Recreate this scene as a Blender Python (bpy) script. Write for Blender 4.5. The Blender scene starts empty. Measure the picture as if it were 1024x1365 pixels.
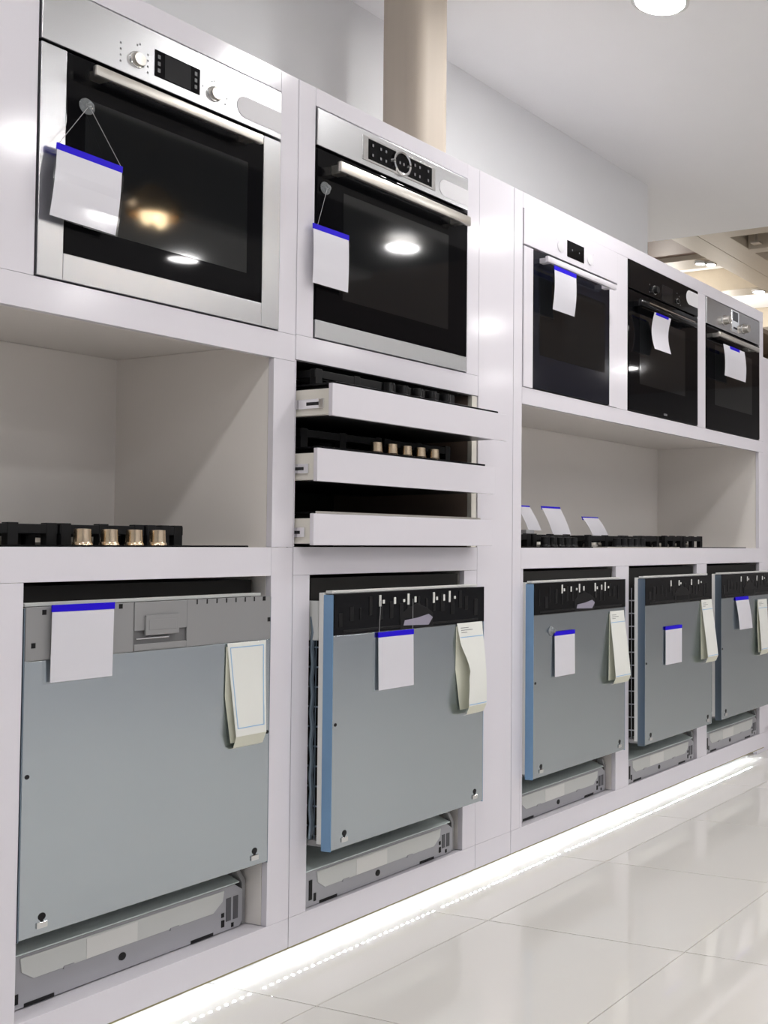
import bpy, bmesh, math, random
from mathutils import Matrix, Vector
random.seed(7)
SC = bpy.context.scene
COL = SC.collection

# ------------------------------------------------------------------ camera
F, YAW, PIT, ROLL = 1448.9, 1.16691, 0.03513, -0.0025
cam_d = bpy.data.cameras.new('camera'); cam = bpy.data.objects.new('camera', cam_d); COL.objects.link(cam)
fw = Vector((math.sin(YAW)*math.cos(PIT), math.cos(YAW)*math.cos(PIT), math.sin(PIT)))
rt = Vector((math.cos(YAW), -math.sin(YAW), 0)); up = rt.cross(fw)
rt, up = rt*math.cos(ROLL)+up*math.sin(ROLL), up*math.cos(ROLL)-rt*math.sin(ROLL)
M3 = Matrix((rt, up, -fw)).transposed().to_4x4(); M3.translation = Vector((0, -2.1556, 1.0256))
cam.matrix_world = M3
cam_d.sensor_fit = 'HORIZONTAL'; cam_d.sensor_width = 36; cam_d.lens = F/1024*36
cam_d.shift_x = -0.5; cam_d.clip_start = .02
SC.camera = cam

# ------------------------------------------------------------------ world, exposure
w = bpy.data.worlds.new('world'); SC.world = w; w.use_nodes = True
w.node_tree.nodes['Background'].inputs[0].default_value = (.96, .96, 1, 1)
w.node_tree.nodes['Background'].inputs[1].default_value = .6
SC.view_settings.view_transform = 'Standard'; SC.view_settings.look = 'None'
SC.view_settings.exposure = 0.29; SC.view_settings.gamma = 1; SC.view_settings.use_curve_mapping = False
LAMP = 125          # strength of the round ceiling downlights
LED = 110           # strength of the small leds under the plinth

# ------------------------------------------------------------------ materials
def mat(name, col, rough=.5, metal=0, spec=.5, coat=0, var=.03, vscale=8, brush=None, bump=0, emit=None, es=0, ior=1.5):
    m = bpy.data.materials.new(name); m.use_nodes = True
    nt = m.node_tree; b = nt.nodes['Principled BSDF']
    b.inputs['Roughness'].default_value = rough; b.inputs['Metallic'].default_value = metal
    b.inputs['Specular IOR Level'].default_value = spec; b.inputs['Coat Weight'].default_value = coat
    b.inputs['Coat Roughness'].default_value = .05; b.inputs['IOR'].default_value = ior
    tc = nt.nodes.new('ShaderNodeTexCoord'); mp = nt.nodes.new('ShaderNodeMapping')
    nz = nt.nodes.new('ShaderNodeTexNoise'); nz.inputs['Scale'].default_value = vscale; nz.inputs['Detail'].default_value = 3
    nt.links.new(tc.outputs['Object'], mp.inputs[0]); nt.links.new(mp.outputs[0], nz.inputs[0])
    if brush: mp.inputs['Scale'].default_value = brush
    mx = nt.nodes.new('ShaderNodeMix'); mx.data_type = 'RGBA'
    mx.inputs[6].default_value = (*[max(0, c*(1-var)) for c in col], 1); mx.inputs[7].default_value = (*[min(1, c*(1+var)) for c in col], 1)
    nt.links.new(nz.outputs[0], mx.inputs[0]); nt.links.new(mx.outputs[2], b.inputs['Base Color'])
    if bump:
        bp = nt.nodes.new('ShaderNodeBump'); bp.inputs['Strength'].default_value = bump; bp.inputs['Distance'].default_value = .002
        nt.links.new(nz.outputs[0], bp.inputs['Height']); nt.links.new(bp.outputs[0], b.inputs['Normal'])
    if emit:
        b.inputs['Emission Color'].default_value = (*emit, 1); b.inputs['Emission Strength'].default_value = es
    return m
BR = (2, 60, 260)
white = mat('white_lacquer', (.80, .775, .835), .12, spec=.42, var=.01)
inner = mat('white_melamine', (.93, .89, .855), .4, var=.025, vscale=3)
creamy = mat('cream_board_edge', (.80, .77, .70), .45)
steel = mat('brushed_steel', (.53, .535, .55), .27, 1, var=.06, brush=BR, bump=.02)
steel2 = mat('satin_handle_steel', (.72, .69, .64), .33, 1, var=.04, brush=BR)
chrome = mat('chrome', (.8, .8, .8), .08, 1)
galv = mat('galvanised_door', (.53, .585, .62), .24, 1, var=.02, vscale=5, bump=.01)
teal = mat('zinc_kick_plate', (.78, .88, .86), .4, .2, var=.03)
bfilm = mat('blue_film', (.20, .36, .56), .28, .35, var=.08, vscale=14)
dfilm = mat('dark_blue_steel', (.22, .28, .34), .3, .8, var=.05)
bglass = mat('black_glass', (.005, .005, .006), .03, spec=.13)
window = mat('oven_window', (.008, .009, .010), .05, spec=.55)
bluegl = mat('blue_grey_oven_glass', (.010, .011, .018), .10, spec=.35)
black = mat('black_plastic', (.010, .010, .011), .35, spec=.25, var=.15)
dark = mat('dark_body_and_shade', (.012, .011, .010), .8, var=.1)  # near-black for bodies, also stands in for shade inside gaps and recesses
blackgl = mat('black_gloss_plastic', (.007, .007, .008), .10, spec=.22)
iron = mat('cast_iron', (.010, .010, .011), .5, spec=.25, bump=.05, vscale=200)
grey = mat('grey_plastic', (.29, .29, .295), .45, var=.03)
greym = mat('grey_base_plastic', (.40, .40, .43), .45, var=.03)
greyl = mat('light_grey_plastic', (.64, .655, .64), .4, var=.02)
whitep = mat('white_plastic', (.76, .76, .74), .35)
paper = mat('white_card', (.78, .77, .83), .5, var=.015, vscale=20)
label_p = mat('energy_paper', (.83, .84, .80), .5, var=.015, vscale=20)
label_b = mat('yellowed_paper', (.74, .74, .62), .6, var=.03)
blue = mat('blue_strip', (.022, .006, .68), .45, spec=.12, var=.04)
lblue = mat('pale_blue_print', (.30, .52, .78), .5)
greyink = mat('grey_print', (.22, .22, .23), .6)
dimink = mat('dim_print', (.16, .16, .17), .4)
sticker_m = mat('pale_sticker', (.76, .75, .78), .55, var=.01)
copper = mat('warm_metal_knob', (.82, .66, .47), .22, 1, var=.2, vscale=60, brush=(1, 1, 1))
tile_m = mat('polished_tile', (.75, .725, .69), .035, spec=.5, var=.012, vscale=2.5)
grout = mat('grout', (.45, .42, .38), .7)
wall_m = mat('wall_paint', (.90, .91, .92), .6, var=.01)
ceil_m = mat('ceiling_paint', (.94, .94, .94), .7, var=.008)
colm = mat('column_cladding', (.60, .525, .44), .6, 0, var=.06, vscale=3, brush=(6, 6, .6))
beige = mat('beige_board', (.56, .49, .39), .55, var=.05, vscale=4, brush=(.5, 6, 6))
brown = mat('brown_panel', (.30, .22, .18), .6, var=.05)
wood = mat('brown_wood', (.26, .19, .13), .55, var=.15, vscale=5, brush=(1, 1, 10))
olive = mat('raw_board_edge', (.30, .27, .14), .7, var=.2, vscale=40)
lamp_m = mat('lamp_diffuser', (.9, .9, .9), .5, emit=(1, .985, .975), es=LAMP)
spot_m = mat('spot_diffuser', (.9, .9, .9), .5, emit=(1, .95, .86), es=60)
warm_m = mat('warm_bulb', (.9, .8, .6), .5, emit=(1, .76, .46), es=26)
amber = mat('amber_glass', (.55, .36, .16), .15, .3)
led_m = mat('led_dot', (.9, .9, .9), .5, emit=(.92, .98, 1), es=LED)
screen = mat('dark_display', (.012, .013, .016), .06, spec=.5)
clear = bpy.data.materials.new('clear_sleeve'); clear.use_nodes = True
_n = clear.node_tree; _n.nodes.clear()
_o = _n.nodes.new('ShaderNodeOutputMaterial'); _t = _n.nodes.new('ShaderNodeBsdfTransparent'); _g = _n.nodes.new('ShaderNodeBsdfGlossy')
_g.inputs['Roughness'].default_value = .08; _m = _n.nodes.new('ShaderNodeMixShader'); _m.inputs[0].default_value = .03
_n.links.new(_t.outputs[0], _m.inputs[1]); _n.links.new(_g.outputs[0], _m.inputs[2]); _n.links.new(_m.outputs[0], _o.inputs[0])
cupm = mat('suction_cup', (.62, .66, .68), .08, spec=.8)
_b = cupm.node_tree.nodes['Principled BSDF']; _b.inputs['Transmission Weight'].default_value = .75
thread_m = mat('thread', (.42, .42, .43), .5)

# ------------------------------------------------------------------ helpers
def bx(bm, x0, x1, y0, y1, z0, z1):
    v = [bm.verts.new((x, y, z)) for x in (x0, x1) for y in (y0, y1) for z in (z0, z1)]
    for f in ((0, 1, 3, 2), (4, 6, 7, 5), (0, 4, 5, 1), (2, 3, 7, 6), (0, 2, 6, 4), (1, 5, 7, 3)):
        bm.faces.new([v[i] for i in f])
    return bm
def box(*a): return bx(bmesh.new(), *a)
def prism(pts, y0, y1, bm=None):                 # polygon in x,z pushed along y
    bm = bm or bmesh.new()
    a = [bm.verts.new((x, y0, z)) for x, z in pts]; b = [bm.verts.new((x, y1, z)) for x, z in pts]
    n = len(pts); bm.faces.new(a); bm.faces.new(b[::-1])
    for i in range(n): bm.faces.new((a[i], b[i], b[(i+1) % n], a[(i+1) % n]))
    return bm
def prism_x(pts, x0, x1, bm=None):               # polygon in y,z pushed along x
    bm = bm or bmesh.new()
    a = [bm.verts.new((x0, y, z)) for y, z in pts]; b = [bm.verts.new((x1, y, z)) for y, z in pts]
    n = len(pts); bm.faces.new(a); bm.faces.new(b[::-1])
    for i in range(n): bm.faces.new((a[i], b[i], b[(i+1) % n], a[(i+1) % n]))
    return bm
def tube(pts, r, n=10, bm=None, r2=None, cap=True):
    bm = bm or bmesh.new(); rings = []
    P = [Vector(p) for p in pts]
    for i, p in enumerate(P):
        d = (P[min(i+1, len(P)-1)] - P[max(i-1, 0)]).normalized()
        a = d.orthogonal().normalized(); b = d.cross(a)
        rr = r if r2 is None else r + (r2-r)*i/(len(P)-1)
        rings.append([bm.verts.new(p + a*rr*math.cos(t*2*math.pi/n) + b*rr*math.sin(t*2*math.pi/n)) for t in range(n)])
    for q, s in zip(rings, rings[1:]):
        for i in range(n): bm.faces.new((q[i], q[(i+1) % n], s[(i+1) % n], s[i]))
    if cap: bm.faces.new(rings[0][::-1]); bm.faces.new(rings[-1])
    return bm
def lathe(prof, n, origin, axis='z', bm=None, cap=True):   # prof: (radius, height) along the axis
    bm = bm or bmesh.new(); rings = []
    for r, hh in prof:
        ring = []
        for i in range(n):
            c, s = r*math.cos(2*math.pi*i/n), r*math.sin(2*math.pi*i/n)
            ring.append(bm.verts.new(Vector(origin) + Vector((c, s, hh) if axis == 'z' else (c, hh, s))))
        rings.append(ring)
    for q, s in zip(rings, rings[1:]):
        for i in range(n): bm.faces.new((q[i], q[(i+1) % n], s[(i+1) % n], s[i]))
    if cap: bm.faces.new(rings[0]); bm.faces.new(rings[-1])
    return bm
def sheet(rows, th, bm=None):                    # rows of (x0,x1,y,z) down the sheet, thickness th behind it
    bm = bm or bmesh.new(); F_, B_ = [], []
    for x0, x1, y, z in rows:
        F_.append([bm.verts.new((x0+(x1-x0)*k/4, y, z)) for k in range(5)])
        B_.append([bm.verts.new((x0+(x1-x0)*k/4, y+th, z)) for k in range(5)])
    n = len(rows)
    for i in range(n-1):
        for k in range(4):
            bm.faces.new((F_[i][k], F_[i+1][k], F_[i+1][k+1], F_[i][k+1])); bm.faces.new((B_[i][k], B_[i][k+1], B_[i+1][k+1], B_[i+1][k]))
        bm.faces.new((F_[i][0], B_[i][0], B_[i+1][0], F_[i+1][0])); bm.faces.new((F_[i][4], F_[i+1][4], B_[i+1][4], B_[i][4]))
    for k in range(4):
        bm.faces.new((F_[0][k], F_[0][k+1], B_[0][k+1], B_[0][k])); bm.faces.new((F_[-1][k], B_[-1][k], B_[-1][k+1], F_[-1][k+1]))
    return bm
def obj(name, bm, m, parent=None, bevel=0, smooth=False, kind=None, label=None):
    bmesh.ops.recalc_face_normals(bm, faces=bm.faces)
    if bevel: bmesh.ops.bevel(bm, geom=list(bm.edges), offset=bevel, segments=2, affect='EDGES', profile=.5, clamp_overlap=True)
    me = bpy.data.meshes.new(name); bm.to_mesh(me); bm.free(); me.materials.append(m)
    if smooth:
        for p in me.polygons: p.use_smooth = True
        try: me.set_sharp_from_angle(angle=math.radians(35))
        except Exception: pass
    o = bpy.data.objects.new(name, me); COL.objects.link(o)
    if parent: o.parent = parent
    if kind: o['kind'] = kind
    if label: o['label'] = label
    return o
def tag(o, label, cat, group=None):
    o['label'] = label; o['category'] = cat
    if group: o['group'] = group
    return o
def thing(name, label, cat, loc=(0, 0, 0), group=None):
    o = bpy.data.objects.new(name, None); COL.objects.link(o); o.location = loc; o.empty_display_size = .05
    return tag(o, label, cat, group)
def struct(name, bm, m, bevel=0): return obj(name, bm, m, None, bevel, kind='structure')
def dup(o, loc, label=None):
    c = o.copy(); COL.objects.link(c); c.location = loc
    if label: c['label'] = label
    def kids(a, b):
        for ch in [x for x in a.children]:
            d = ch.copy(); COL.objects.link(d); d.parent = b; kids(ch, d)
    kids(o, c); return c

# ------------------------------------------------------------------ room shell
CZ, WX, CX = 2.93, 4.91, 5.83        # ceiling height, end of the wall, end of the white ceiling
floor = struct('floor', box(-4, 12, -7, 5, -.06, -.004), grout)
T = .6148; tm = None
for i in range(-5, 15):
    for j in range(-9, 3):
        x0, y0 = 1.889+(i-0)*T, -.236+(j)*T
        if tm is None:
            o = obj('tile', box(0, T-.003, 0, T-.003, -.012, 0), tile_m, floor, bevel=.0008); tm = o.data
        else:
            o = bpy.data.objects.new('tile', tm); COL.objects.link(o); o.parent = floor
        o.location = (x0+.0015, y0+.0015, 0)
struct('wall_back', box(-4, WX, .62, .80, -.01, CZ), wall_m, .002)
struct('ceiling', box(-4, CX, -2.3, 1.9, CZ, CZ+.28), ceil_m, .002)
struct('ceiling', box(-4, CX, -3.35, -2.301, CZ+.04, CZ+.28), mat('dark_ceiling', (.05, .045, .04), .6), .002)
struct('ceiling', box(-4, CX, -7.2, -3.351, CZ, CZ+.28), ceil_m, .002)
struct('ceiling', box(CX+.002, 12, -7.2, -2.52, CZ+.08, CZ+.28), brown, .002)
struct('wall_right', box(12, 12.15, -7.2, 4.2, -.01, CZ+.8), mat('warm_grey_wall', (.55, .54, .54), .6))
struct('wall_front', box(-4.15, 12, -7.35, -7.2, -.01, CZ+.3), mat('grey_wall_paint', (.64, .66, .72), .6))
struct('wall_left', box(-4.15, -4, -7, .8, -.01, CZ), wall_m)
struct('wall_far', box(4.9, 12, 4.2, 4.35, -.01, 4.2), wall_m)

# round downlights in the white ceiling
def downlight(x, y, z, label, r=.088, m=lamp_m, group=None):
    t = thing('downlight', label, 'light', (x, y, z), group)
    obj('trim_ring', lathe([(r, 0), (r+.014, 0), (r+.014, -.006), (r, -.010)], 32, (0, 0, 0), cap=False), whitep, t, smooth=True)
    obj('diffuser', lathe([(r-.001, -.003), (r-.001, -.008)], 32, (0, 0, 0)), m, t)
    return t
d0 = downlight(3.255, -.363, CZ, 'round white downlight in the white ceiling at the top edge of the photo')
G = 'round downlights behind the camera'
d1 = downlight(3.04, -1.30, CZ, 'round ceiling downlight behind the camera, outside the photo', group=G)
for x, y in ((4.95, -4.1), (.9, -1.3), (.9, -2.98), (5.3, -1.9), (5.3, -2.6), (1.2, -4.4), (3.0, -4.6), (-1.2, -1.3), (-1.2, -3.0), (3.1, -5.9), (5.3, -5.6), (.9, -5.9)):  # the one nearest the wall end is added to brighten the wall
    dup(d1, (x, y, CZ))

dup(d1, (3.24, -2.98, CZ+.035))
for x, y in ((7.75, -3.84), (7.8, -5.6), (10.2, -3.84), (10.2, -5.6)):  # added to brighten the right dishwasher fronts; the first also fits the pillar highlights
    dup(d1, (x, y, CZ+.08))

# open beamed ceiling beyond the white one
bm_ = thing('ceiling_beam', 'wide beige boarded ceiling beam running away beyond the white ceiling', 'beam', (5.84, .66, CZ+.02))
for k, (x0, x1) in enumerate(((0, 1.9), (1.904, 3.6), (3.604, 6.1))):
    obj('board', box(x0, x1, 0, .17, 0, .05), beige, bm_, .002); obj('board', box(x0+(.3 if k else 0), x1+(.3 if k < 2 else 0)-.004, .173, .35, 0, .05), beige, bm_, .002)
obj('core', box(0, 6.1, .01, .34, .05, .42), beige, bm_)
def xbeam(x0, x1, y0, y1, label, z=CZ+.03):
    return tag(obj('cross_beam', box(x0, x1, y0, y1, z, z+.30), beige, None, .004), label, 'beam')
xbeam(6.40, 6.62, 1.02, 4.1, 'beige cross beam carrying a pair of spotlights left of the wide beam')
xbeam(7.27, 7.47, 1.02, 4.1, 'second beige cross beam behind the pair of spotlights')
xbeam(8.6, 8.8, 1.02, 4.1, 'farthest beige cross beam near the right edge of the photo')
xbeam(5.835, 5.95, -2.5, .655, 'thin beige cross beam right of the wide beam, against the white ceiling edge', CZ+.003)
xbeam(6.25, 6.34, -2.5, .65, 'thin beige cross beam right of the wide beam, behind the dark recess', CZ+.005)
xbeam(7.6, 7.7, -2.5, .65, 'third thin beige cross beam right of the wide beam')
tag(obj('soffit_panel', box(5.84, 6.39, 1.02, 4.1, CZ+.06, CZ+.12), brown), 'dull brown ceiling panel beside the end of the white wall', 'panel')
tag(obj('soffit_panel', box(6.63, 7.26, 1.02, 4.1, CZ+.2, CZ+.26), ceil_m), 'bright white ceiling panel behind the pair of spotlights', 'panel')
tag(obj('soffit_panel', box(7.48, 8.59, 1.02, 4.1, CZ+.2, CZ+.26), ceil_m), 'bright white ceiling panel low at the right edge of the photo', 'panel')
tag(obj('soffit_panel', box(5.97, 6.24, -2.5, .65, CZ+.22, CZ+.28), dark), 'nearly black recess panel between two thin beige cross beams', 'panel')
tag(obj('soffit_panel', box(6.35, 7.59, -2.5, .65, CZ+.12, CZ+.18), brown), 'brown recess panel behind the second thin cross beam', 'panel')
hg = thing('ceiling_hanger', 'thin grey metal hanger rod beside the wide beige beam', 'rod', (6.18, .56, CZ+.02))
obj('rod', tube([(0, 0, 0), (0, 0, .2)], .012, 10), steel2, hg, smooth=True); obj('bracket', box(-.03, .03, -.03, .03, -.005, .005), steel2, hg, .001)
def spot(x, y, z, label, r=.03):
    t = thing('spotlight', label, 'light', (x, y, z))
    obj('housing', lathe([(r, 0), (r+.01, 0), (r+.008, -.03), (r, -.03), (r, 0)], 16, (0, 0, 0), cap=False), whitep, t, smooth=True)
    obj('bulb', lathe([(r-.001, -.010), (r-.001, -.026)], 16, (0, 0, 0)), spot_m, t)
spot(6.47, 1.10, CZ+.044, 'left one of the paired small spotlights under the beige cross beam')
spot(6.52, 1.045, CZ+.044, 'right one of the paired small spotlights under the beige cross beam')
spot(7.36, 1.06, CZ+.044, 'bright single spotlight at the right edge beyond the cabinets', .045)
def lampdata(name, kind, loc, e, col=(1, .96, .9), **k):
    l = bpy.data.lights.new(name, kind); l.energy = e; l.color = col
    for a, b in k.items(): setattr(l, a, b)
    o = bpy.data.objects.new(name, l); COL.objects.link(o); o.location = loc; return o
lampdata('coffer_fill_light', 'POINT', (6.95, 1.6, CZ-.25), 10, (1, .95, .88), shadow_soft_size=.05)  # added fill lamps without fixtures, brightening the white coffer panels
lampdata('coffer_fill_light', 'POINT', (8.0, 1.7, CZ-.25), 15, (1, .95, .88), shadow_soft_size=.05)

# hanging amber lamp behind the camera (mirrored in the first oven)
t = thing('pendant_lamp', 'amber glass pendant lamp behind the camera, mirrored in the leftmost oven', 'lamp', (3.60, -2.6, 2.67))
obj('cord', tube([(0, 0, .11), (0, 0, .295)], .004, 6), black, t)
obj('shade', lathe([(.03, .12), (.07, .08), (.115, .02), (.12, -.03), (.10, -.035), (.10, .0), (.03, .1)], 24, (0, 0, 0), cap=False), amber, t, smooth=True)
for q in (-.035, .035): obj('bulb', lathe([(.004, -.085), (.025, -.065), (.03, -.03), (.02, .01), (.01, .03)], 12, (q, 0, 0)), warm_m, t, smooth=True)

# column above the cabinets
bmc = box(0, .172, 0, .172, 0, CZ-2.0)
bmesh.ops.bevel(bmc, geom=[e for e in bmc.edges if abs(e.verts[0].co.z-e.verts[1].co.z) > .1], offset=.05, segments=12, affect='EDGES', profile=.5)
c_ = tag(obj('column', bmc, colm, None, smooth=True), 'square beige metal clad column rising behind the white cabinets', 'column'); c_.location = (2.757, .258, 2.0)

# ------------------------------------------------------------------ display cabinets
ZT, ZP, ZB = 2.221, .050, .122       # top, underside of plinth, top of plinth
g_ = .0003                            # joint half-width
def cabinet(label, x0, x1):
    t = thing('display_cabinet', label, 'cabinet', ((x0+x1)/2, 0, ZP))
    def P(name, a, b, c, d, m=white, y0=0, y1=.018, bev=.0006):
        cx = (x0+x1)/2
        return obj(name, box(a-cx+g_, b-cx-g_, y0, y1, c-ZP+g_, d-ZP-g_), m, t, bev)
    return t, P
# left bay
cl, P = cabinet('white gloss cabinet bay at the left with a wide niche below the first oven', .66, 2.028)
P('front_panel', .66, 1.3795, 1.568, ZT); P('top_rail', 1.3795, 1.9735, 2.167, ZT); P('stile', 1.9735, 2.028, 1.568, ZT)
P('rail', .66, 2.028, 1.501, 1.568); P('stile', 1.962, 2.028, 1.036, 1.501); P('rail', .66, 1.962, .966, 1.036)
P('stile', 1.962, 2.028, ZB, 1.036); P('front_panel', .66, 1.373, ZB, .966); P('plinth', .66, 2.028, ZP, ZB)
P('edge_strip', .66, 2.028, ZP-.004, ZP+.001, olive, .001, .017, 0)
P('niche_ceiling', .66, 2.01, 1.535, 1.553, inner, .02, .58); P('niche_floor', .66, 2.01, 1.016, 1.034, inner, .02, .58)
P('back_panel', .66, 2.01, 1.034, 1.535, inner, .565, .58); P('side_panel', 1.9625, 1.98, ZB, 1.535, inner, .02, .58)
P('side_panel', .66, .68, ZB, ZT, inner, .02, .58); P('side_panel', 1.357, 1.374, ZB, 1.015, inner, .02, .58); P('side_panel', 2.0, 2.026, ZB, ZT-.002, inner, .02, .6)
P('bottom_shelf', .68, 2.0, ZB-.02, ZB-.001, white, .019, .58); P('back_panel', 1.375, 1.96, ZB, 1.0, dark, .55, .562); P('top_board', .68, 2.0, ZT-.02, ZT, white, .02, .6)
# middle bay
cmid, P = cabinet('white gloss cabinet bay in the middle with three pull-out hob drawers', 2.0295, 2.747)
P('stile', 2.0295, 2.084, 1.571, ZT); P('top_rail', 2.084, 2.690, 2.174, ZT); P('stile', 2.690, 2.747, 1.571, ZT); P('rail', 2.0295, 2.747, 1.5076, 1.571)
P('rail', 2.0295, 2.747, .966, 1.037); P('stile', 2.0295, 2.083, ZB, .966); P('stile', 2.686, 2.747, ZB, .966); P('plinth', 2.0295, 2.747, ZP, ZB)
P('edge_strip', 2.0295, 2.747, ZP-.004, ZP+.001, olive, .001, .017, 0)
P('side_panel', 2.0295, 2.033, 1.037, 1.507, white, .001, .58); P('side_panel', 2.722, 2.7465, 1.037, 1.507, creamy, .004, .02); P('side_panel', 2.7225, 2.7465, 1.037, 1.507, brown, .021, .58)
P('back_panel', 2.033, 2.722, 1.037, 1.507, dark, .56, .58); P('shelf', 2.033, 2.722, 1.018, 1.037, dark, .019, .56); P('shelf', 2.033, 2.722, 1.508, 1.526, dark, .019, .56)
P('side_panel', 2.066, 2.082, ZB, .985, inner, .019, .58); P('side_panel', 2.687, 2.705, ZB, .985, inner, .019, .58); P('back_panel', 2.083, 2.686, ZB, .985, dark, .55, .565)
P('bottom_shelf', 2.0295, 2.747, ZB-.02, ZB-.001, white, .019, .58); P('top_board', 2.0295, 2.747, ZT-.02, ZT, white, .02, .6)
# pillar
t = thing('pillar_panel', 'narrow full height white filler panel right of the drawers', 'panel', (2.8365, 0, ZP))
obj('front_panel', box(-.0885, .0885, 0, .018, ZB-ZP+g_, ZT-ZP), white, t, .0006); obj('plinth', box(-.0885, .0885, 0, .018, 0, ZB-ZP-g_), white, t, .0006)
obj('edge_strip', box(-.0885, .0885, .001, .017, -.004, .001), olive, t); obj('side_panel', box(-.0885, -.07, .019, .58, 0, ZT-ZP), inner, t); obj('side_panel', box(.07, .0885, .019, .58, 0, ZT-ZP), inner, t)
# right bay
cr, P = cabinet('white gloss cabinet bay at the right with three ovens above one niche', 2.927, 4.986)
P('stile', 2.927, 2.9735, ZB, ZT)
P('top_rail', 2.9735, 4.986, 2.168, ZT)
for a, b in ((3.5755, 3.6555), (4.257, 4.3365), (4.9355, 4.986)): P('stile', a, b, 1.5695, 2.168)
P('rail', 2.9735, 4.986, 1.513, 1.5695); P('stile', 4.931, 4.986, 1.036, 1.513); P('rail', 2.9735, 4.986, .966, 1.036)
for a, b in ((2.9735, 2.986), (3.573, 3.669), (4.251, 4.348), (4.9315, 4.986)): P('stile', a, b, ZB, .966)
P('plinth', 2.927, 4.986, ZP, ZB); P('edge_strip', 2.927, 4.986, ZP-.004, ZP+.001, olive, .001, .017, 0)
P('niche_ceiling', 2.93, 4.985, 1.547, 1.565, inner, .02, .58); P('niche_floor', 2.93, 4.985, 1.016, 1.034, inner, .02, .58)
P('back_panel', 2.93, 4.985, 1.034, 1.547, inner, .575, .59); P('side_panel', 4.934, 4.95, 1.034, 1.547, inner, .02, .58); P('side_panel', 2.95, 2.972, ZB, 1.547, inner, .02, .58)
P('side_panel', 4.968, 4.986, ZB-.06, ZT, white, .02, .6)
for a in (2.9745, 3.575, 3.655, 4.253, 4.334, 4.935): P('divider', a, a+.0145, ZB, 1.015, inner, .019, .58)
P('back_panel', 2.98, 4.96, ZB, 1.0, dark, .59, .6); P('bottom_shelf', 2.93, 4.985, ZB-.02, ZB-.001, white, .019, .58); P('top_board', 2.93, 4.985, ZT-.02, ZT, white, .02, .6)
# recessed kick board and the light strip
tag(obj('kick_board', box(.66, 4.96, .16, .18, 0, .1), white), 'recessed white kick board under the cabinets, behind the light strip', 'board')
t = thing('led_strip', 'white led light strip under the plinth, mirrored in the floor tiles', 'light', (2.8, .05, .047))
obj('tape', box(-2.12, 2.16, -.005, .005, -.001, .001), whitep, t)
lb = bmesh.new()
for k in range(195):
    x = -2.11+k*.0219
    if k % 30 == 29: continue
    bx(lb, x-.0026, x+.0026, -.0026, .0026, -.003, -.001)
obj('led_dots', lb, led_m, t, kind='stuff', label='glowing white led dots in a row')

# ------------------------------------------------------------------ ovens (origin: lower left front corner)
def pill(x0, x1, z0, z1, y0, y1, round_right=False):
    r = (z1-z0)/2; cz = (z0+z1)/2; pts = []
    for k in range(13):
        a = math.pi/2+math.pi*k/12; pts.append((x0+r+r*math.cos(a), cz+r*math.sin(a)))
    if round_right:
        for k in range(13):
            a = -math.pi/2+math.pi*k/12; pts.append((x1-r+r*math.cos(a), cz+r*math.sin(a)))
    else: pts += [(x1, z0), (x1, z1)]
    return prism(pts, y0, y1)
def knob(parent, x, z, r, d, m, y=-.004, ring=None, n=28):
    k = obj('knob', lathe([(r, y), (r, y-d*.75), (r*.9, y-d), (r*.3, y-d*.97)], n, (x, 0, z), 'y'), m, parent, smooth=True)
    if ring: obj('collar', lathe([(r*1.22, y+.001), (r*1.22, y-.0025), (r*1.05, y-.003)], n, (x, 0, z), 'y'), ring, k, smooth=True)
    return k
def marks(parent, pts, m, y=-.0043, s=.003):
    b = bmesh.new()
    for x, z in pts: bx(b, x-s*.5, x+s*.5, y-.0002, y+.0002, z-s*.7, z+s*.7)
    obj('printed_marks', b, m, parent, kind='stuff')
def oven(label, x, z, W, H, split, panel_m, gx0, gx1, gz0, gz1, win, frame_m, win_m=window, glass_m=bglass):
    t = thing('built_in_oven', label, 'oven', (x, 0, z))
    obj('body', box(.012, W-.012, .03, .52, .008, H-.008), dark, t)
    obj('control_panel', box(0, W, -.004, .028, split+.003, H), panel_m, t, .0018)
    dh = split-.003
    d = obj('door', box(.001, W-.001, .001, .028, .002, dh-.001), black, t)
    if gx0 > .01:
        obj('door_stile', box(0, gx0, -.004, .022, 0, dh), frame_m, d, .0012); obj('door_stile', box(gx1, W, -.004, .022, 0, dh), frame_m, d, .0012)
    if gz0 > .01: obj('door_rail', box(gx0 if gx0 > .01 else 0, gx1 if gx0 > .01 else W, -.004, .022, 0, gz0), frame_m, d, .0012)
    if gz1 < dh-.005: obj('door_rail', box(gx0, gx1, -.004, .022, gz1, dh), frame_m, d, .0012)
    obj('door_glass', box(gx0+.0008, gx1-.0008, -.0032, .018, gz0+.0008, gz1-.0008), glass_m, d, .0008)
    if win: obj('inner_window', box(win[0], win[1], -.0036, -.003, win[2], win[3]), win_m, d)
    return t, d
def bar_handle(d, x0, x1, z0, z1, y, th, m, mounts, r=None):
    h = obj('handle', box(x0, x1, y-th, y, z0, z1), m, d, .003, smooth=True)
    for mx in mounts: obj('handle_mount', box(mx-.011, mx+.011, y-.001, -.002, z0+.002, z1-.002), m, h, .001)
    return h
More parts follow.
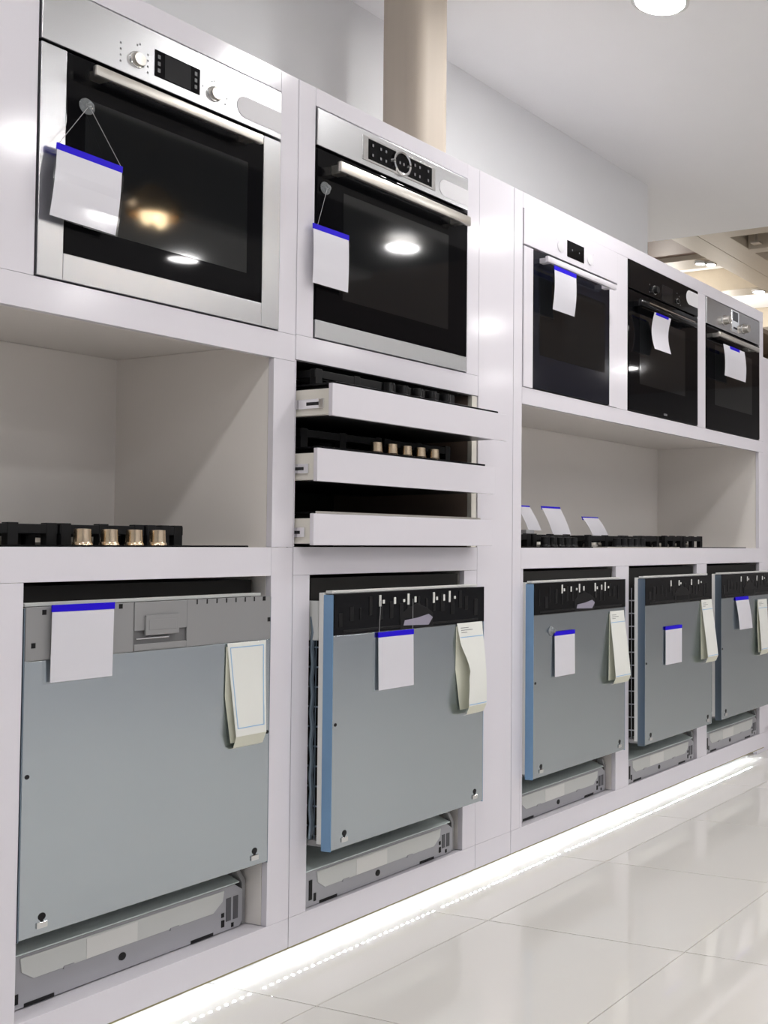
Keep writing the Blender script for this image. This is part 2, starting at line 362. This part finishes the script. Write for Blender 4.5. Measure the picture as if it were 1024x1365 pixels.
# first oven: two knobs and a display, steel frame all round
t, d = oven('large steel framed oven with two round knobs, leftmost in the row', 1.3825, 1.571, .589, .593, .470, steel, .0515, .537, .055, .467, (.092, .492, .118, .385), steel)
bar_handle(d, .085, .500, .425, .447, -.032, .014, steel2, (.11, .475))
knob(t, .2035, .513, .0145, .011, steel2, ring=chrome); knob(t, .3955, .513, .0145, .011, steel2, ring=chrome)
s_ = obj('display', box(.244, .357, -.0052, .01, .495, .554), bglass, t, .0006)
obj('screen', box(.268, .333, -.0056, -.0050, .497, .552), screen, s_)
marks(s_, [(.254, .51), (.254, .525), (.254, .54), (.346, .51), (.346, .525), (.346, .54)], dimink, -.0054, .006)
marks(t, [(.165, .495+.013*k) for k in range(4)]+[(.228, .495+.013*k) for k in range(4)]+[(.203, .545), (.209, .549), (.395, .543), (.389, .54), (.43, .515), (.425, .50), (.365, .52)], greyink)
obj('sticker', pill(.458, .588, .488, .540, -.0052, -.0038), sticker_m, t, label='blank pale rounded sticker on the control panel')
# second oven: ring dial display
t, d = oven('black glass oven with a round ring dial, above the drawers', 2.0865, 1.5735, .600, .597, .496, steel, .0008, .5992, .046, .492, (.092, .512, .115, .40), steel)
obj('display_surround', box(.158, .448, -.0062, .004, .515, .582), chrome, t, .001, label='bright steel frame round the touch display')
s_ = obj('display', box(.177, .432, -.0070, .004, .521, .577), bglass, t, .0006)
dr = obj('dial_ring', lathe([(.035, -.006), (.035, -.013), (.032, -.015), (.0275, -.013), (.0275, -.0065)], 40, (.304, 0, .549), 'y'), chrome, t, smooth=True)
obj('dial_face', lathe([(.0272, -.0071), (.0272, -.0085)], 32, (.304, 0, .549), 'y'), bglass, dr)
marks(s_, [(x, z) for x in (.192, .222, .242, .358, .378, .414) for z in (.535, .562)]+[(.297, .549), (.312, .549)], dimink, -.0089, .0055)
bar_handle(d, .034, .556, .434, .462, -.038, .014, steel2, (.06, .53))
obj('sticker', pill(.468, .600, .512, .562, -.0052, -.0038), sticker_m, t, label='blank pale rounded sticker on the control panel')
# third oven: white fronted
t, d = oven('white fronted oven with a small square display and blue grey glass, third from the left', 2.976, 1.5705, .597, .596, .474, white, .052, .541, .003, .471, (.088, .507, .118, .382), white, window, bluegl)
s_ = obj('display', box(.253, .362, -.0052, .01, .497, .556), bglass, t, .0006)
marks(s_, [(.285, .527), (.33, .527)], dimink, -.0054, .004)
for kx in (.212, .402): knob(t, kx, .521, .0155, .003, white, ring=sticker_m)
marks(t, [(.185, .54), (.24, .54), (.185, .505), (.24, .505), (.38, .545), (.425, .545), (.425, .505)], mat('pale_print', (.62, .61, .64), .5), -.0043, .0025)
bar_handle(d, .076, .520, .430, .451, -.034, .014, white, (.10, .495))
# fourth oven: all black
t, d = oven('all black gloss glass oven, fourth from the left', 3.658, 1.571, .597, .595, .480, blackgl, .0008, .5962, .004, .477, (.085, .475, .115, .395), black)
knob(t, .205, .515, .015, .018, black, ring=chrome); knob(t, .405, .512, .009, .010, black, ring=chrome)
obj('display', box(.268, .360, -.0052, .01, .487, .552), screen, t, .0006)
marks(t, [(.165, .53), (.165, .50), (.245, .53), (.40, .545), (.42, .535), (.43, .50)], dimink, -.0043, .0035)
h = bar_handle(d, .02, .505, .412, .438, -.034, .016, blackgl, (.05, .48))
obj('chrome_strip', box(.08, .48, -.0515, -.0495, .430, .435), chrome, h, label='thin chrome strip along the black handle')
obj('sticker', pill(.484, .5965, .520, .582, -.0052, -.0038), sticker_m, t, label='blank pale rounded sticker on the control panel')
obj('logo_plate', box(.285, .312, -.0048, -.003, .012, .02), dimink, d)
# fifth oven: steel panel with two knobs
t, d = oven('oven with a steel panel and two protruding knobs, rightmost in the row', 4.3395, 1.571, .594, .593, .470, steel, .0008, .5932, .004, .467, (.085, .50, .115, .39), black)
knob(t, .185, .520, .020, .030, steel2, ring=chrome); knob(t, .400, .520, .020, .030, steel2, ring=chrome)
obj('display_surround', box(.262, .345, -.0062, .004, .483, .588), chrome, t, .001); obj('display', box(.276, .332, -.0072, .004, .538, .582), screen, t, .0006)
for k in range(3): obj('button', box(.285+.014*k, .294+.014*k, -.0082, -.004, .50, .509), black, t, .0005)
bar_handle(d, .045, .490, .418, .440, -.036, .014, steel2, (.07, .465))

# ------------------------------------------------------------------ hobs
def grate(parent, x0, x1, y0, y1, zb, h, legs=3):
    b = bmesh.new(); r = .007
    bx(b, x0, x1, y0, y0+.014, zb+h-.02, zb+h); bx(b, x0, x1, y1-.014, y1, zb+h-.02, zb+h)
    bx(b, x0, x0+.014, y0+.015, y1-.015, zb+h-.02, zb+h); bx(b, x1-.014, x1, y0+.015, y1-.015, zb+h-.02, zb+h)
    cx, cy = (x0+x1)/2, (y0+y1)/2
    bx(b, x0+.015, x1-.015, cy-.006, cy+.006, zb+h-.015, zb+h); bx(b, cx-.006, cx+.006, y0+.015, y1-.015, zb+h-.0152, zb+h-.0002)
    for x in (x0+.002, x1-.024, cx-.011):
        for y in (y0-.001, y1-.019): bx(b, x, x+.022, y, y+.020, zb, zb+h+.003)
    return obj('pan_support', b, iron, parent, .0012)
def burner(parent, x, y, z, r):
    b = obj('burner', lathe([(r*1.1, z), (r*1.1, z+.008), (r*.9, z+.018), (r*.5, z+.019)], 24, (x, y, 0)), steel2, parent, smooth=True)
    obj('burner_cap', lathe([(r*.92, z+.019), (r*.95, z+.025), (r*.8, z+.029), (r*.2, z+.030)], 24, (x, y, 0)), iron, b, smooth=True)
def hob(label, x, y, z, W, D, plate, knob_x, knob_m, gx, h=.044, ky=.045, kr=.017, kh=.034, under=0, name='gas_hob'):
    t = thing(name, label, 'hob', (x, y, z))
    obj('plate', box(0, W, 0, D, 0, .006), plate, t, .002)
    if under: obj('underside_box', box(.02, W-.02, .02, D-.02, -under, -.0005), black, t)
    for a, b in gx:
        grate(t, a, b, .095, D-.27, .006, h); grate(t, a, b, D-.262, D-.02, .006, h)
        for yy in (.095+(D-.365)/2, D-.141): burner(t, (a+b)/2, yy, .006, .036)
    for kx in knob_x:
        k = obj('knob', lathe([(kr*1.15, .006), (kr*1.1, .011), (kr, .013), (kr*.94, .006+kh), (kr*.4, .007+kh)], 24, (kx, ky, 0)), knob_m, t, smooth=True)
    return t
hob('black gas hob with four warm metal knobs in the left niche', 1.335, .045, 1.0342, .60, .50, bglass, (.215, .275, .333, .39), copper, ((.01, .195), (.20, .395), (.40, .495)))
hob('black gas hob behind two blue topped cards at the left of the right niche', 2.985, .045, 1.0342, .50, .50, bglass, (.255, .30, .345, .39, .43), black, ((.01, .24), (.25, .49)))
hob('steel gas hob with a row of black knobs in the middle of the right niche', 3.587, .045, 1.0342, .59, .50, steel2, (.14, .19, .24, .29, .335), black, ((.01, .285), (.29, .58)))
hob('wide black glass gas hob at the right end of the right niche', 4.185, .045, 1.0342, .69, .50, bglass, (), black, ((.03, .20), (.205, .40)), h=.048)

# ------------------------------------------------------------------ hob drawers
def drawer(label, y, z0, z1, right, rail_end):
    t = thing('drawer', label, 'drawer', (2.034, y, z0)); hh = z1-z0; W = right-2.034
    obj('front_panel', box(0, W, 0, .013, 0, hh), white, t, .0012)
    D = .50
    sp = obj('side_panel', box(.004, .018, .0135, D, .004, hh-.012), creamy, t, .0008); obj('side_panel', box(.668, .682, .0135, D, .004, hh-.012), creamy, t, .0008)
    obj('base', box(.018, .668, .0135, D, .002, .012), black, t); obj('back_panel', box(.018, .668, D-.014, D, .012, hh-.012), creamy, t)  # black base colour paints in the deep shade under each drawer
    sl = obj('slide', box(-.0006, .0035, .03, D, .020, .044), chrome, t, .0005)
    obj('slide_rail', box(-.0009, .0025, -y+.006, -y+.03, .012, .052), black, sl, .0005)
    obj('slide_slot', box(-.0012, -.0004, .045, .085, .028, .036), black, sl)
    return t
dA = drawer('top pull-out drawer, pulled out the farthest, black hob inside', -.118, 1.361, 1.442, 2.742, 0)
dB = drawer('middle pull-out drawer with coppery hob knobs above its front', -.071, 1.200, 1.283, 2.742, 0)
dC = drawer('bottom pull-out drawer, the least pulled out of the three', -.061, 1.041, 1.120, 2.742, 0)
hob('black glass gas hob with five black knobs inside the top drawer', 2.055, -.112, 1.4425, .646, .49, bglass, (.225, .28, .338, .396, .455), blackgl, ((.02, .31), (.32, .56)), h=.040, kh=.030, under=.055)
hob('dark gas hob with coppery knobs inside the middle drawer', 2.055, -.065, 1.2835, .646, .49, bglass, (.240, .298, .356, .413, .470), copper, ((.02, .31), (.32, .60)), h=.05, ky=.05, kh=.032, kr=.016, under=.055)
ih = thing('induction_hob', 'flat dark glass hob inside the bottom drawer', 'hob', (2.055, -.045, 1.1205))
obj('plate', box(0, .646, 0, .48, 0, .005), bglass, ih, .0015); obj('underside_box', box(.02, .626, .02, .46, -.05, -.0005), black, ih); obj('edge_trim', box(0, .646, -.003, -.0002, 0, .006), steel2, ih)

# ------------------------------------------------------------------ dishwashers (origin: left bottom of the front, on the bottom shelf)
ZD = ZB-.0005
def dishwasher(label, x, yf, W, style, film, y0, dz):
    t = thing('dishwasher', label, 'dishwasher', (x, yf, ZD))
    Z = lambda v: v-ZD
    Y = lambda v: v-yf                                    # world depth
    by = .052                                            # body starts behind the door
    obj('body', box(.012, W-.012, max(by, Y(.012)), Y(.54), Z(.300), Z(.957)), dark, t)  # near-black top raised to paint in the shade of the gap above the door
    obj('top_cover', box(.01, W-.02, by-.004, by-.0003, Z(.886), Z(.906)), greyl, t, .001)
    if style != 'grey':
        sb = bmesh.new()
        for k in range(11): bx(sb, .0095, .0115, by+.001, by+.10, Z(.33+.05*k), Z(.334+.05*k))
        for k in range(3): bx(sb, .0085, .0095, by+.012+.03*k, by+.015+.03*k, Z(.30), Z(.88))
        obj('side_rack', sb, dfilm if style == 'hose' else greym, t)
        if style == 'hose':
            obj('hose', tube([(.006, by+.02, Z(.30+.04*k)) if k % 2 else (.007, by+.026, Z(.30+.04*k)) for k in range(15)], .006, 8), dfilm, t, smooth=True)
            obj('hinge', box(.002, .011, by+.001, by+.04, Z(.80), Z(.90)), greyl, t, .002)
        obj('foot', box(.004, .04, .034, by+.06, Z(.284), Z(.298)), grey, t, .001)
    d = obj('door', box(.002, W-.002, .005, .030, Z(.285), Z(.905)), grey, t)
    obj('inner_door', box(-.002 if style != 'grey' else .004, W-.012, .032, .047, Z(.292), Z(.921 if style != 'grey' else .915)), whitep, t, .0015)
    obj('top_trim', box(.005, W-.02, .010, .0315, Z(.9185), Z(.926)), whitep if style != 'grey' else greyl, d, .001)
    obj('steel_front', box(.0005, W-.0005, 0, .004, Z(.279), Z(.8125)), galv, d, .0008)
    for a, b in ((-.0015, .0002), (W-.0002, W+.0012)):
        obj('side_film', box(a, b, .0004, .0312, Z(.276), Z(.916)), film, d, label='blue film strip down the edge of the door')
    z0, z1 = Z(.8135), Z(.918)
    if style == 'grey':
        f = obj('control_fascia', box(.001, .226, -.001, .004, z0, z1), grey, d, .0008)
        obj('fascia_panel', box(.354, W-.001, -.001, .004, z0, z1), grey, f, .0008)
        obj('handle_flap', box(.227, .353, -.0025, .004, Z(.857), z1), grey, f, .0008)
        obj('flap_frame', prism([(.25, Z(.846)), (.33, Z(.846)), (.33, Z(.889)), (.25, Z(.889))], -.0075, -.0024), grey, f, .001)
        obj('flap_inset', box(.257, .323, -.0082, -.0074, Z(.857), Z(.879)), grey, f, .0006)
        obj('recess_back', box(.227, .353, .003, .0045, z0, Z(.857)), mat('dark_grey_plastic', (.16, .16, .165), .4), f)
        obj('recess_bar', box(.232, .31, -.002, .002, Z(.838), Z(.842)), chrome, f, .001)
        obj('recess_lip', box(.227, .353, -.003, .003, z0, Z(.828)), grey, f, .002)
        for k in range(7): obj('vent_slot', box(.378+.026*k, .381+.026*k, -.0016, 0, Z(.907), Z(.9175)), black, f)
        for sx, sz in ((.032, .906), (.012, .842), (.192, .910), (.56, .911), (.575, .86)): obj('clip_slot', box(sx, sx+.008, -.0017, 0, Z(sz-.004), Z(sz+.006)), black, f)
    else:
        f = obj('control_fascia', box(.001, W-.001, -.002, .004, z0, z1), blackgl, d, .001)
        rb = bmesh.new(); rnd = random.Random(x)
        for k in range(16):
            xx = .02+k*(W-.04)/16+rnd.uniform(-.006, .006); zz = rnd.uniform(.83, .86)
            bx(rb, xx, xx+rnd.uniform(.004, .016), -.0035, -.002, Z(zz), Z(zz+rnd.uniform(.03, .055)))
        bx(rb, .03, W-.03, -.0033, -.002, z0+.006, z0+.012)
        obj('fascia_ribs', rb, black, f, .0006)
        hp = [(.235, Z(.816)), (.365, Z(.816)), (.365, Z(.852)), (.34, Z(.868)), (.30, Z(.882)), (.26, Z(.868)), (.235, Z(.852))]
        obj('handle_pocket', prism(hp, -.004, -.002), black, f, .001)
        obj('pocket_slot', box(.252, 0.348, -.005, -.0038, Z(.822), Z(.842)), blackgl, f, .001)
        cs = [(.155, .030), (.168, .010), (.21, .018), (.245, .008), (.262, .030), (.29, .016), (.365, .030), (.378, .010), (.408, .018), (.432, .032), (.455, .008)] if style != 'rack' else [(.20, .024), (.27, .022), (.285, .008), (.38, .024), (.445, .018), (.47, .008)]
        for cx_, ch in cs: obj('connector', box(cx_, cx_+.0075, -.0042, -.002, Z(.890-ch*.35), Z(.890+ch*.65)), whitep, f, .0008)
        if film is bfilm: obj('pocket_film', prism([(.245, Z(.824)), (.345, Z(.820)), (.362, Z(.840)), (.345, Z(.850)), (.30, Z(.842)), (.25, Z(.838))], -.0058, -.0052), mat('mauve_film', (.32, .30, .38), .4), f, label='crumpled mauve plastic film')
    for kx in (.044, W-.038):
        k = obj('keyhole', lathe([(.0075, -.0006), (.0075, .001)], 16, (kx, 0, Z(.3135)), 'y'), black, d)
        obj('keyhole_slot', box(kx-.003, kx+.003, -.0006, .001, Z(.296), Z(.307)), black, k)
        obj('bracket', box(kx-.011, kx+.010, -.0035, -.0005, Z(.292), Z(.304)), chrome, k, .001)
    obj('screw_hole', lathe([(.0045, -.0006), (.0045, .001)], 12, (.010, 0, Z(.590)), 'y'), black, d)
    obj('screw_hole', lathe([(.0045, -.0006), (.0045, .001)], 12, (W-.006, 0, Z(.590)), 'y'), black, d)
    # base under the door
    obj('base_top', prism_x([(Y(y0+.0005), Z(.2335+dz)), (Y(y0+.0005), Z(.236+dz)), (Y(y0+.18), Z(.296+dz)), (Y(y0+.18), Z(.293+dz))], .008, .562), teal, t, label='pale zinc sheet sloping up behind the grey base')
    bp = [(.004, Z(.1235)), (.565, Z(.1235)), (.572, Z(.135)), (.572, Z(.215+dz)), (.548, Z(.233+dz)), (.006, Z(.233+dz))]
    b = obj('base', prism(bp, Y(y0), Y(y0+.03)), greym, t, .0015)
    ip = [(.045, Z(.228+dz)), (.048, Z(.200+dz)), (.072, Z(.181+dz)), (.488, Z(.181+dz)), (.514, Z(.202+dz)), (.518, Z(.226+dz))]
    obj('base_inset', prism(ip, Y(y0-.0025), Y(y0+.001)), greyl, b, .0008, label='pale inset panel in the grey base')
    obj('base_inset_step', box(.18, .295, Y(y0-.0035), Y(y0-.0020), Z(.182+dz), Z(.224+dz)), whitep, b, .0005)
    obj('centre_hole', lathe([(.0085, 0), (.0085, .002)], 16, (.262, Y(y0-.0012), Z(.157+dz*.6)), 'y'), black, b)
    for k in (.132, .375): obj('clip', box(k, k+.022, Y(y0-.004), Y(y0-.0005), Z(.178+dz), Z(.184+dz)), greym, b, .0006)
    for xx in (.525, .545): obj('bracket_slot', box(xx, xx+.013, Y(y0-.0015), Y(y0+.0005), Z(.145), Z(.205+dz)), mat('slot_grey', (.10, .10, .11), .5), b)
    for xx, ww, zz, hh in ((.512, .008, .135, .016), (.512, .007, .158, .010), (.54, .006, .128, .01), (.02, .01, .14, .05), (.036, .007, .134, .02)): obj('bracket_hole', box(xx, xx+ww, Y(y0-.0016), Y(y0+.0004), Z(zz), Z(zz+hh)), black, b)
    for xx in (.43, .055): obj('foot_gap', box(xx, xx+.06, Y(y0-.001), Y(y0+.0005), Z(.1236), Z(.131)), black, b)
    obj('end_bracket', prism([(.573, Z(.1235)), (.583, Z(.1235)), (.583, Z(.235+dz)), (.565, Z(.262+dz)), (.555, Z(.262+dz)), (.573, Z(.23+dz))], Y(y0+.004), Y(y0+.028)), grey, b, .001)
    return t
dishwasher('leftmost dishwasher with a grey fascia and flap handle', 1.3755, -.002, .585, 'grey', dfilm, .063, -.006)
dishwasher('dishwasher with a wide blue film edge, pulled out below the drawers', 2.0865, -.077, .596, 'hose', bfilm, .015, -.021)
dishwasher('third dishwasher from the left, blue film edge and a round sucker beside its card', 2.9885, -.041, .5835, 'plain', bfilm, .038, -.021)
dishwasher('second dishwasher from the right, dark wire racks showing at its left side', 3.668, -.073, .580, 'rack', dfilm, .010, -.021)
dishwasher('rightmost dishwasher, its black fascia running off the edge of the photo', 4.3465, -.073, .583, 'rack', dfilm, .010, -.021)

# ------------------------------------------------------------------ cards with blue tops
def card(label, x0, x1, z0, z1, y, lean=0, shear=0, curl=0, strip=(0, 1), cup=None, strings=(), sleeve=True, sh=.013, cup_y=-.0045):
    """a card whose sheet hangs at depth y; lean moves its foot in depth, shear moves its foot sideways"""
    t = thing('price_card', label, 'sign', ((x0+x1)/2, y, z0)); W = x1-x0; H = z1-z0; n = 8
    def row(k, dx0=0, dx1=0, dy=0):
        s = k/n; z = H*(1-s)
        return (-W/2+dx0+shear*s, W/2+dx1+shear*s, -(lean*s+curl*math.sin(math.pi*s))+dy, z)
    obj('card', sheet([row(k) for k in range(n+1)], .0008), paper, t, smooth=True)
    a, b = -W/2+W*strip[0], -W/2+W*strip[1]
    obj('blue_strip', sheet([(a-.001, b+.001, -.0008, H+.001), (a-.001+shear*.08, b+.001+shear*.08, -lean*.08-curl*.2-.0008, H-sh)], .0026), blue, t, label='blue strip along the top of the card')
    if sleeve: obj('sleeve', sheet([row(k, -.005, .003, -.0022) for k in range(1, n)]+[(-W/2-.005+shear, W/2+.003+shear, -lean-.0022, -.004)], .0004), clear, t)
    if cup:
        cx, cz = cup[0]-(x0+x1)/2, cup[1]-z0; oy = cup_y-y
        c = obj('suction_cup', lathe([(.016, oy), (.0165, oy-.0015), (.012, oy-.004), (.006, oy-.006), (.005, oy-.012), (.007, oy-.014), (.003, oy-.0145)], 20, (cx, 0, cz), 'y'), cupm, t, smooth=True, label='small clear suction cup')
        for sx in strings: obj('string', tube([(cx, oy-.008, cz), (-W/2+W*sx, 0, H)], .0006, 5), thread_m, t)
    elif strings:
        for sx, (ux, uz, uy) in strings: obj('string', tube([(ux-(x0+x1)/2, uy-y, uz-z0), (-W/2+W*sx, 0, H)], .0006, 5), thread_m, t)
    return t
c1 = card('blue topped card hung from a suction cup on the leftmost oven', 1.400, 1.537, 1.686, 1.835, -.024, .003, -.010, .004, cup=(1.468, 1.940), strings=(.02, .98))
c1.rotation_euler.y = .03
card('blue topped card hung from a suction cup on the ring dial oven', 2.064, 2.184, 1.708, 1.860, -.017, .002, -.002, .002, cup=(2.114, 1.967), strings=(.12,))
card('blue topped card hanging over the white handle of the white fronted oven', 3.080, 3.212, 1.845, 1.993, -.053, -.006, 0, .005, sh=.014)
card('curled white card hanging over the handle of the all black oven', 3.768, 3.905, 1.828, 1.972, -.058, -.004, .008, -.014, strip=(.1, .85), sh=.008)
card('wide wrinkled card with a short blue strip on the rightmost oven', 4.405, 4.635, 1.818, 1.958, -.056, -.004, .022, .006, strip=(.30, .75), sh=.013)
card('blue topped card stuck across the grey fascia of the leftmost dishwasher', 1.421, 1.550, .768, .920, -.013, -.004, .001, 0, sh=.013)
card('blue topped card hanging below the black fascia of the dishwasher under the drawers', 2.237, 2.370, .659, .811, -.083, .001, .002, 0, strings=((.02, (2.243, .895, -.084)), (.98, (2.366, .895, -.084))))
card('blue topped card beside the round sucker on the third dishwasher', 3.100, 3.221, .600, .751, -.047, .002, 0, 0, cup=(3.087, .756), strings=(.05,), sh=.013, cup_y=-.0416)
card('blue topped card in the middle of the second dishwasher from the right', 3.823, 3.960, .571, .722, -.079, .001, -.002, 0, sh=.013)
card('tilted blue topped card on the rightmost dishwasher', 4.484, 4.625, .664, .812, -.077, .012, .024, .003, sh=.015)
for x0, x1, z0, z1, lab in ((3.245, 3.325, 1.10, 1.190, 'leaning blue topped card half hidden by the left edge of the right niche'),
                            (3.400, 3.522, 1.085, 1.192, 'leaning blue topped card, the tallest standing in the right niche'),
                            (3.677, 3.795, 1.085, 1.160, 'leaning blue topped card, the lowest standing in the right niche')):
    t = card(lab, x0, x1, z0, z1, .22, .03, .035, .004, sleeve=False)
    obj('stand', box(-.02, .03, -.03, .002, 1.076-z0, .002), mat('stand_grey', (.5, .5, .52), .3), t, .001)

# ------------------------------------------------------------------ energy labels
def energy(label, xa0, xa1, xb0, xb1, z0, z1, y, out, bulge, tail, frame=False, wav=0):
    t = thing('energy_label', label, 'label', ((xa0+xa1)/2, y, z0)); cx = (xa0+xa1)/2; H = z1-z0; n = 12
    def row(s, dx=0, dy=0):
        a = xa0+(xb0-xa0)*s+wav*math.sin(math.pi*min(1, max(0, (s-.25)/.6)))*(1 if s < .6 else .6); b = xa1+(xb1-xa1)*s
        return (a-cx+dx, b-cx-dx, -(out*s**1.5+bulge*math.sin(math.pi*s))+dy, H*(1-s))
    cut = 1-tail
    obj('paper', sheet([row(cut*k/n) for k in range(n+1)], .0006), label_p, t, smooth=True)
    r0, r1 = row(cut), row(1)
    obj('folded_end', sheet([(r0[0], r0[1], r0[2], r0[3]), (r1[0]-.001, r1[1], r0[2]+.010, r1[3]+.004), (r1[0]-.001, r1[1]-.004, r0[2]+.022, r1[3])], .0006), label_b, t, smooth=True)
    obj('back_sheet', sheet([(xa0-cx-.002, xa1-cx-.004, .0010, H*.97), (xa0-cx-.004, xa1-cx-.01, .0012, H*.5), (xb0-cx-.004, xb1-cx-.012, -.003, H*.06)], .0006), label_b, t)
    b = bmesh.new()
    if frame:
        e = .004
        for k in range(n):
            s0, s1 = .04+(.80-.04)*k/n, .04+(.80-.04)*(k+1)/n
            A, B = row(s0, .006, -.0006), row(s1, .006, -.0006)
            sheet([(A[0], A[0]+.002, A[2], A[3]), (B[0], B[0]+.002, B[2], B[3])], .0003, b); sheet([(A[1]-.002, A[1], A[2], A[3]), (B[1]-.002, B[1], B[2], B[3])], .0003, b)
        for s in (.04, .80):
            A, B = row(s, .006, -.0006), row(s+.008, .006, -.0006); sheet([A, B], .0003, b)
        obj('printed_frame', b, lblue, t, label='thin blue printed frame')
    else:
        for s in (.15, cut-.02):
            A, B = row(s, .002, -.0006), row(s+.008, .002, -.0006); sheet([A, B], .0003, b)
        obj('printed_lines', b, lblue, t, label='thin blue printed lines')
        b = bmesh.new()
        for s, q in ((.05, .4), (.075, .6), (.10, .3)):
            A, B = row(s, .012, -.0006), row(s+.006, .012, -.0006); wq = (A[1]-A[0])*q
            sheet([(A[0], A[0]+wq, A[2], A[3]), (B[0], B[0]+wq, B[2], B[3])], .0003, b)
        obj('printed_text', b, greyink, t)
    return t
energy('energy label with a blue printed frame on the leftmost dishwasher', 1.835, 1.944, 1.848, 1.930, .566, .812, -.006, .022, .002, .12, True)
energy('crumpled energy label at the top right of the dishwasher under the drawers', 2.556, 2.670, 2.572, 2.648, .548, .815, -.080, .036, .012, .10, wav=.022)
energy('energy label hanging at the right edge of the third dishwasher', 3.456, 3.556, 3.448, 3.556, .534, .802, -.045, .034, .006, .10)
energy('energy label hanging at the right edge of the second dishwasher from the right', 4.140, 4.240, 4.136, 4.234, .548, .815, -.077, .038, .006, .10)
energy('energy label at the right edge of the rightmost dishwasher', 4.726, 4.835, 4.730, 4.818, .527, .792, -.082, .020, .004, .10)

# ------------------------------------------------------------------ beyond the right end
t = thing('end_cabinet', 'lower white cabinet just beyond the right end of the row', 'cabinet', (5.3, 0, 0))
obj('front_panel', box(-.27, .27, .03, .048, .13, 2.01), white, t, .001); obj('carcass', box(-.27, .27, .049, .55, .13, 2.01), inner, t); obj('plinth', box(-.27, .27, .06, .078, 0, .128), white, t, .001)
t = thing('wooden_shelving', 'brown wooden shelf unit behind the lower white cabinet at the right', 'shelves', (6.9, 1.0, 0))
obj('side_panel', box(-.62, -.59, -.25, .2, 0, 2.60), wood, t, .002); obj('side_panel', box(.59, .62, -.25, .2, 0, 2.60), wood, t, .002); obj('back_panel', box(-.59, .59, .17, .2, 0, 2.60), wood, t)
for k in range(7): obj('shelf', box(-.59, .59, -.25, .17, .10+.4*k, .13+.4*k), wood, t, .002)
